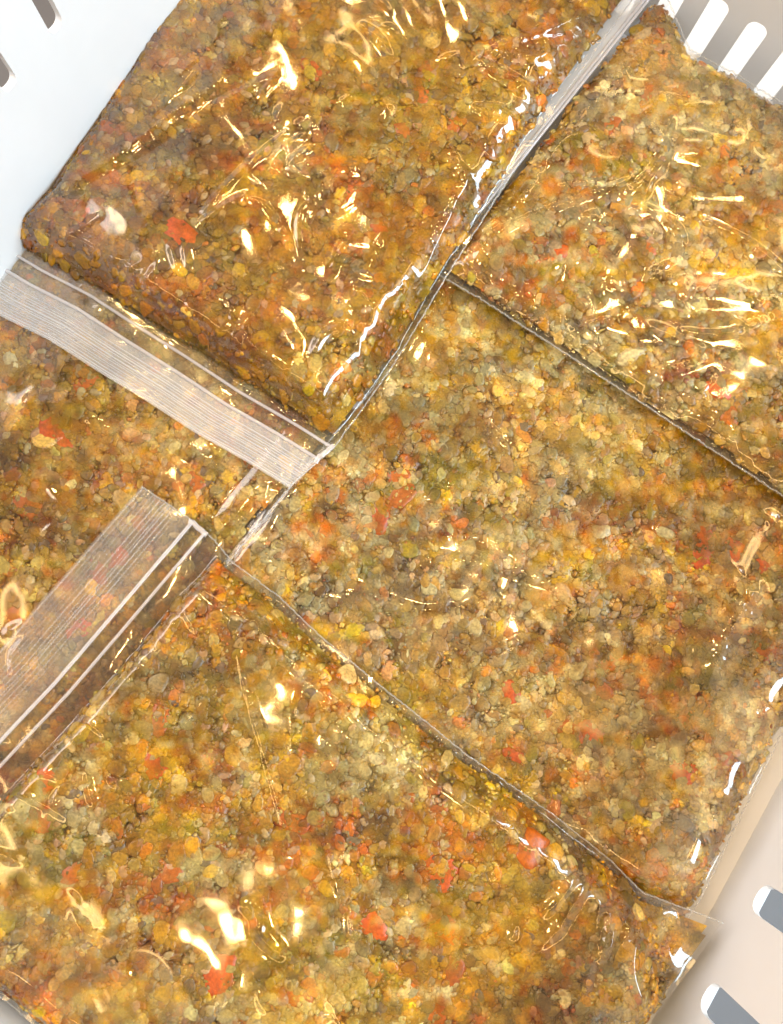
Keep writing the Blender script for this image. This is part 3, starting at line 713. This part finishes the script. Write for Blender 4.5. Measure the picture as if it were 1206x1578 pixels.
    def scatter(step, r0, r1, kinds, base_ico, depth, tilt, small, thick):
        global_off = sum(len(v) for v in Vs)
        s, t = jitter_grid(b, step, r)
        th = grid_sample(b, b['soft'], s, t); kk = th > thick
        s, t = s[kk], t[kk]
        p = grid_sample(b, XY, s, t); zf = grid_sample(b, Z0, s, t)
        kk = in_view(p[:, 0], p[:, 1], zf, 130) & ~covered_by(k, p[:, 0], p[:, 1], zf)
        s, t, p, zf = s[kk], t[kk], p[kk], zf[kk]; n = len(s)
        if n == 0: return
        V0, F0 = base_ico
        Tm = np.concatenate([templates(kd, m_, V0, r) for kd, m_ in kinds])
        ti_ = r.integers(0, len(Tm), n)
        rad = r0 + (r1 - r0) * r.beta(1.2, 3.2, n)
        q = Tm[ti_] * rad[:, None, None]
        q = np.einsum('nij,nvj->nvi', rots(n, r, tilt), q)
        zc = zf - rad * r.uniform(depth[0], depth[1], n)
        q[..., 0] += p[:, 0, None]; q[..., 1] += p[:, 1, None]; q[..., 2] += zc[:, None]
        # pressed flat against the inside of the film; never below the lower sheet
        fl = sample(tg, q[..., 0].ravel(), q[..., 1].ravel()).reshape(q.shape[:2])
        fl = np.minimum(fl, zf[:, None] + 0.0006) - 0.00025
        over = q[..., 2] - fl
        q[..., 2] = np.where(over > 0, fl + 0.04 * over.clip(0, 0.004), q[..., 2])
        c = colours(b, p[:, 0], p[:, 1], n, r, small)
        Vs.append(q.reshape(-1, 3)); fc = field_colour(b, q[..., 0].ravel(), q[..., 1].ravel(), 4.5)
        Cs.append(np.repeat(c, len(V0), 0) * (0.66 if len(V0) > 100 else 0.5) + fc * (0.34 if len(V0) > 100 else 0.5))
        Fs.append((F0[None] + (np.arange(n) * len(V0))[:, None, None] + global_off).reshape(-1, 3))
    scatter(0.0080, 0.0026, 0.0066, (('lump', 14), ('kernel', 5)), ICO3, (0.42, 0.72), 0.4, False, 0.45)
    scatter(0.0047, 0.0013, 0.0036, (('kernel', 8), ('crumb', 14), ('flake', 3)), ICO2, (0.35, 1.1), 0.6, False, 0.12)
    scatter(0.0029, 0.0007, 0.0016, (('crumb', 12), ('kernel', 4)), ICO1, (0.2, 1.5), 0.8, True, 0.04)
    gm = link('grain_mass', mesh_np('grain_mass', np.concatenate(Vs), np.concatenate(Fs), np.concatenate(Cs)), M_GRAIN, bed)
    gm['kind'] = 'stuff'
    # single pieces that can be picked out
    def place(kind, x, y, rad, col, i, flat=0.55):
        z = float(sample(tg, np.array([x]), np.array([y]))[0])
        if sample(sg, np.array([x]), np.array([y]))[0] < 0.45: return
        e = 0.003
        sx = float(sample(tg, np.array([x + e]), np.array([y]))[0] - sample(tg, np.array([x - e]), np.array([y]))[0]) / (2 * e)
        sy = float(sample(tg, np.array([x]), np.array([y + e]))[0] - sample(tg, np.array([x]), np.array([y - e]))[0]) / (2 * e)
        if abs(sx) > 0.35 or abs(sy) > 0.35: return
        o = bpy.data.objects.new(kind, piece_mesh(kind, i)); COL.objects.link(o); o.parent = bed
        o.location = (x, y, z - 0.0002 - rad * flat * 0.60)
        rz = Matrix.Rotation(r.uniform(0, 6.28), 4, 'Z')
        nz = Vector((-sx, -sy, 1)).normalized(); tl_ = Vector((0, 0, 1)).rotation_difference(nz).to_matrix().to_4x4()
        o.rotation_euler = (tl_ @ rz).to_euler()
        o.scale = (rad * r.uniform(.9, 1.2), rad * r.uniform(.75, 1.0), rad * flat)
        o.color = (*np.clip(col, 0, 1), 1)
    for i, (px, py, rad, kd) in enumerate(MARKED[key]):
        c = unproj([(px, py)], [b['z'] + 0.018])
        for _ in range(2): c = unproj([(px, py)], sample(tg, c[:, 0], c[:, 1]))
        kind = {'c': 'carrot_piece', 'o': 'carrot_piece', 'g': 'herb_flake', 'b': 'herb_flake', 'r': 'rice_grain', 'm': 'meat_crumble'}[kd]
        place(kind, c[0, 0], c[0, 1], rad * (0.0015 if kd != 'm' else 0.0014), SCOL[kd] * r.uniform(0.8, 1.0), i)
    s, t = r.uniform(0.06, 0.94, 3000), r.uniform(0.15, 0.95, 3000)
    p = grid_sample(b, XY, s, t); zf = grid_sample(b, Z0, s, t); th = grid_sample(b, b['soft'], s, t)
    kk = in_view(p[:, 0], p[:, 1], zf, 0) & ~covered_by(k, p[:, 0], p[:, 1], zf) & (th > 0.9)
    p = p[kk][:250]
    cc = colours(b, p[:, 0], p[:, 1], len(p), r, False)
    for i in range(len(p)):
        u = r.uniform()
        if u < 0.58: place('rice_grain', p[i, 0], p[i, 1], r.uniform(0.0019, 0.0029), (C['rice'] if u < .3 else C['clear']) * r.uniform(.5, .75) * (0.5 + 0.5 * cc[i] / cc[i].max()), i, 0.7)
        elif u < 0.90: place('meat_crumble', p[i, 0], p[i, 1], r.uniform(0.0022, 0.0042), (C['meat'] if u < .8 else C['grey']) * r.uniform(.45, .68) * (0.6 + 0.4 * cc[i] / cc[i].max()), i, 0.6)
        else: place('carrot_piece', p[i, 0], p[i, 1], r.uniform(0.0014, 0.0026), C['ochre' if u < .97 else 'orange'] * r.uniform(.55, .8), i, 0.6)
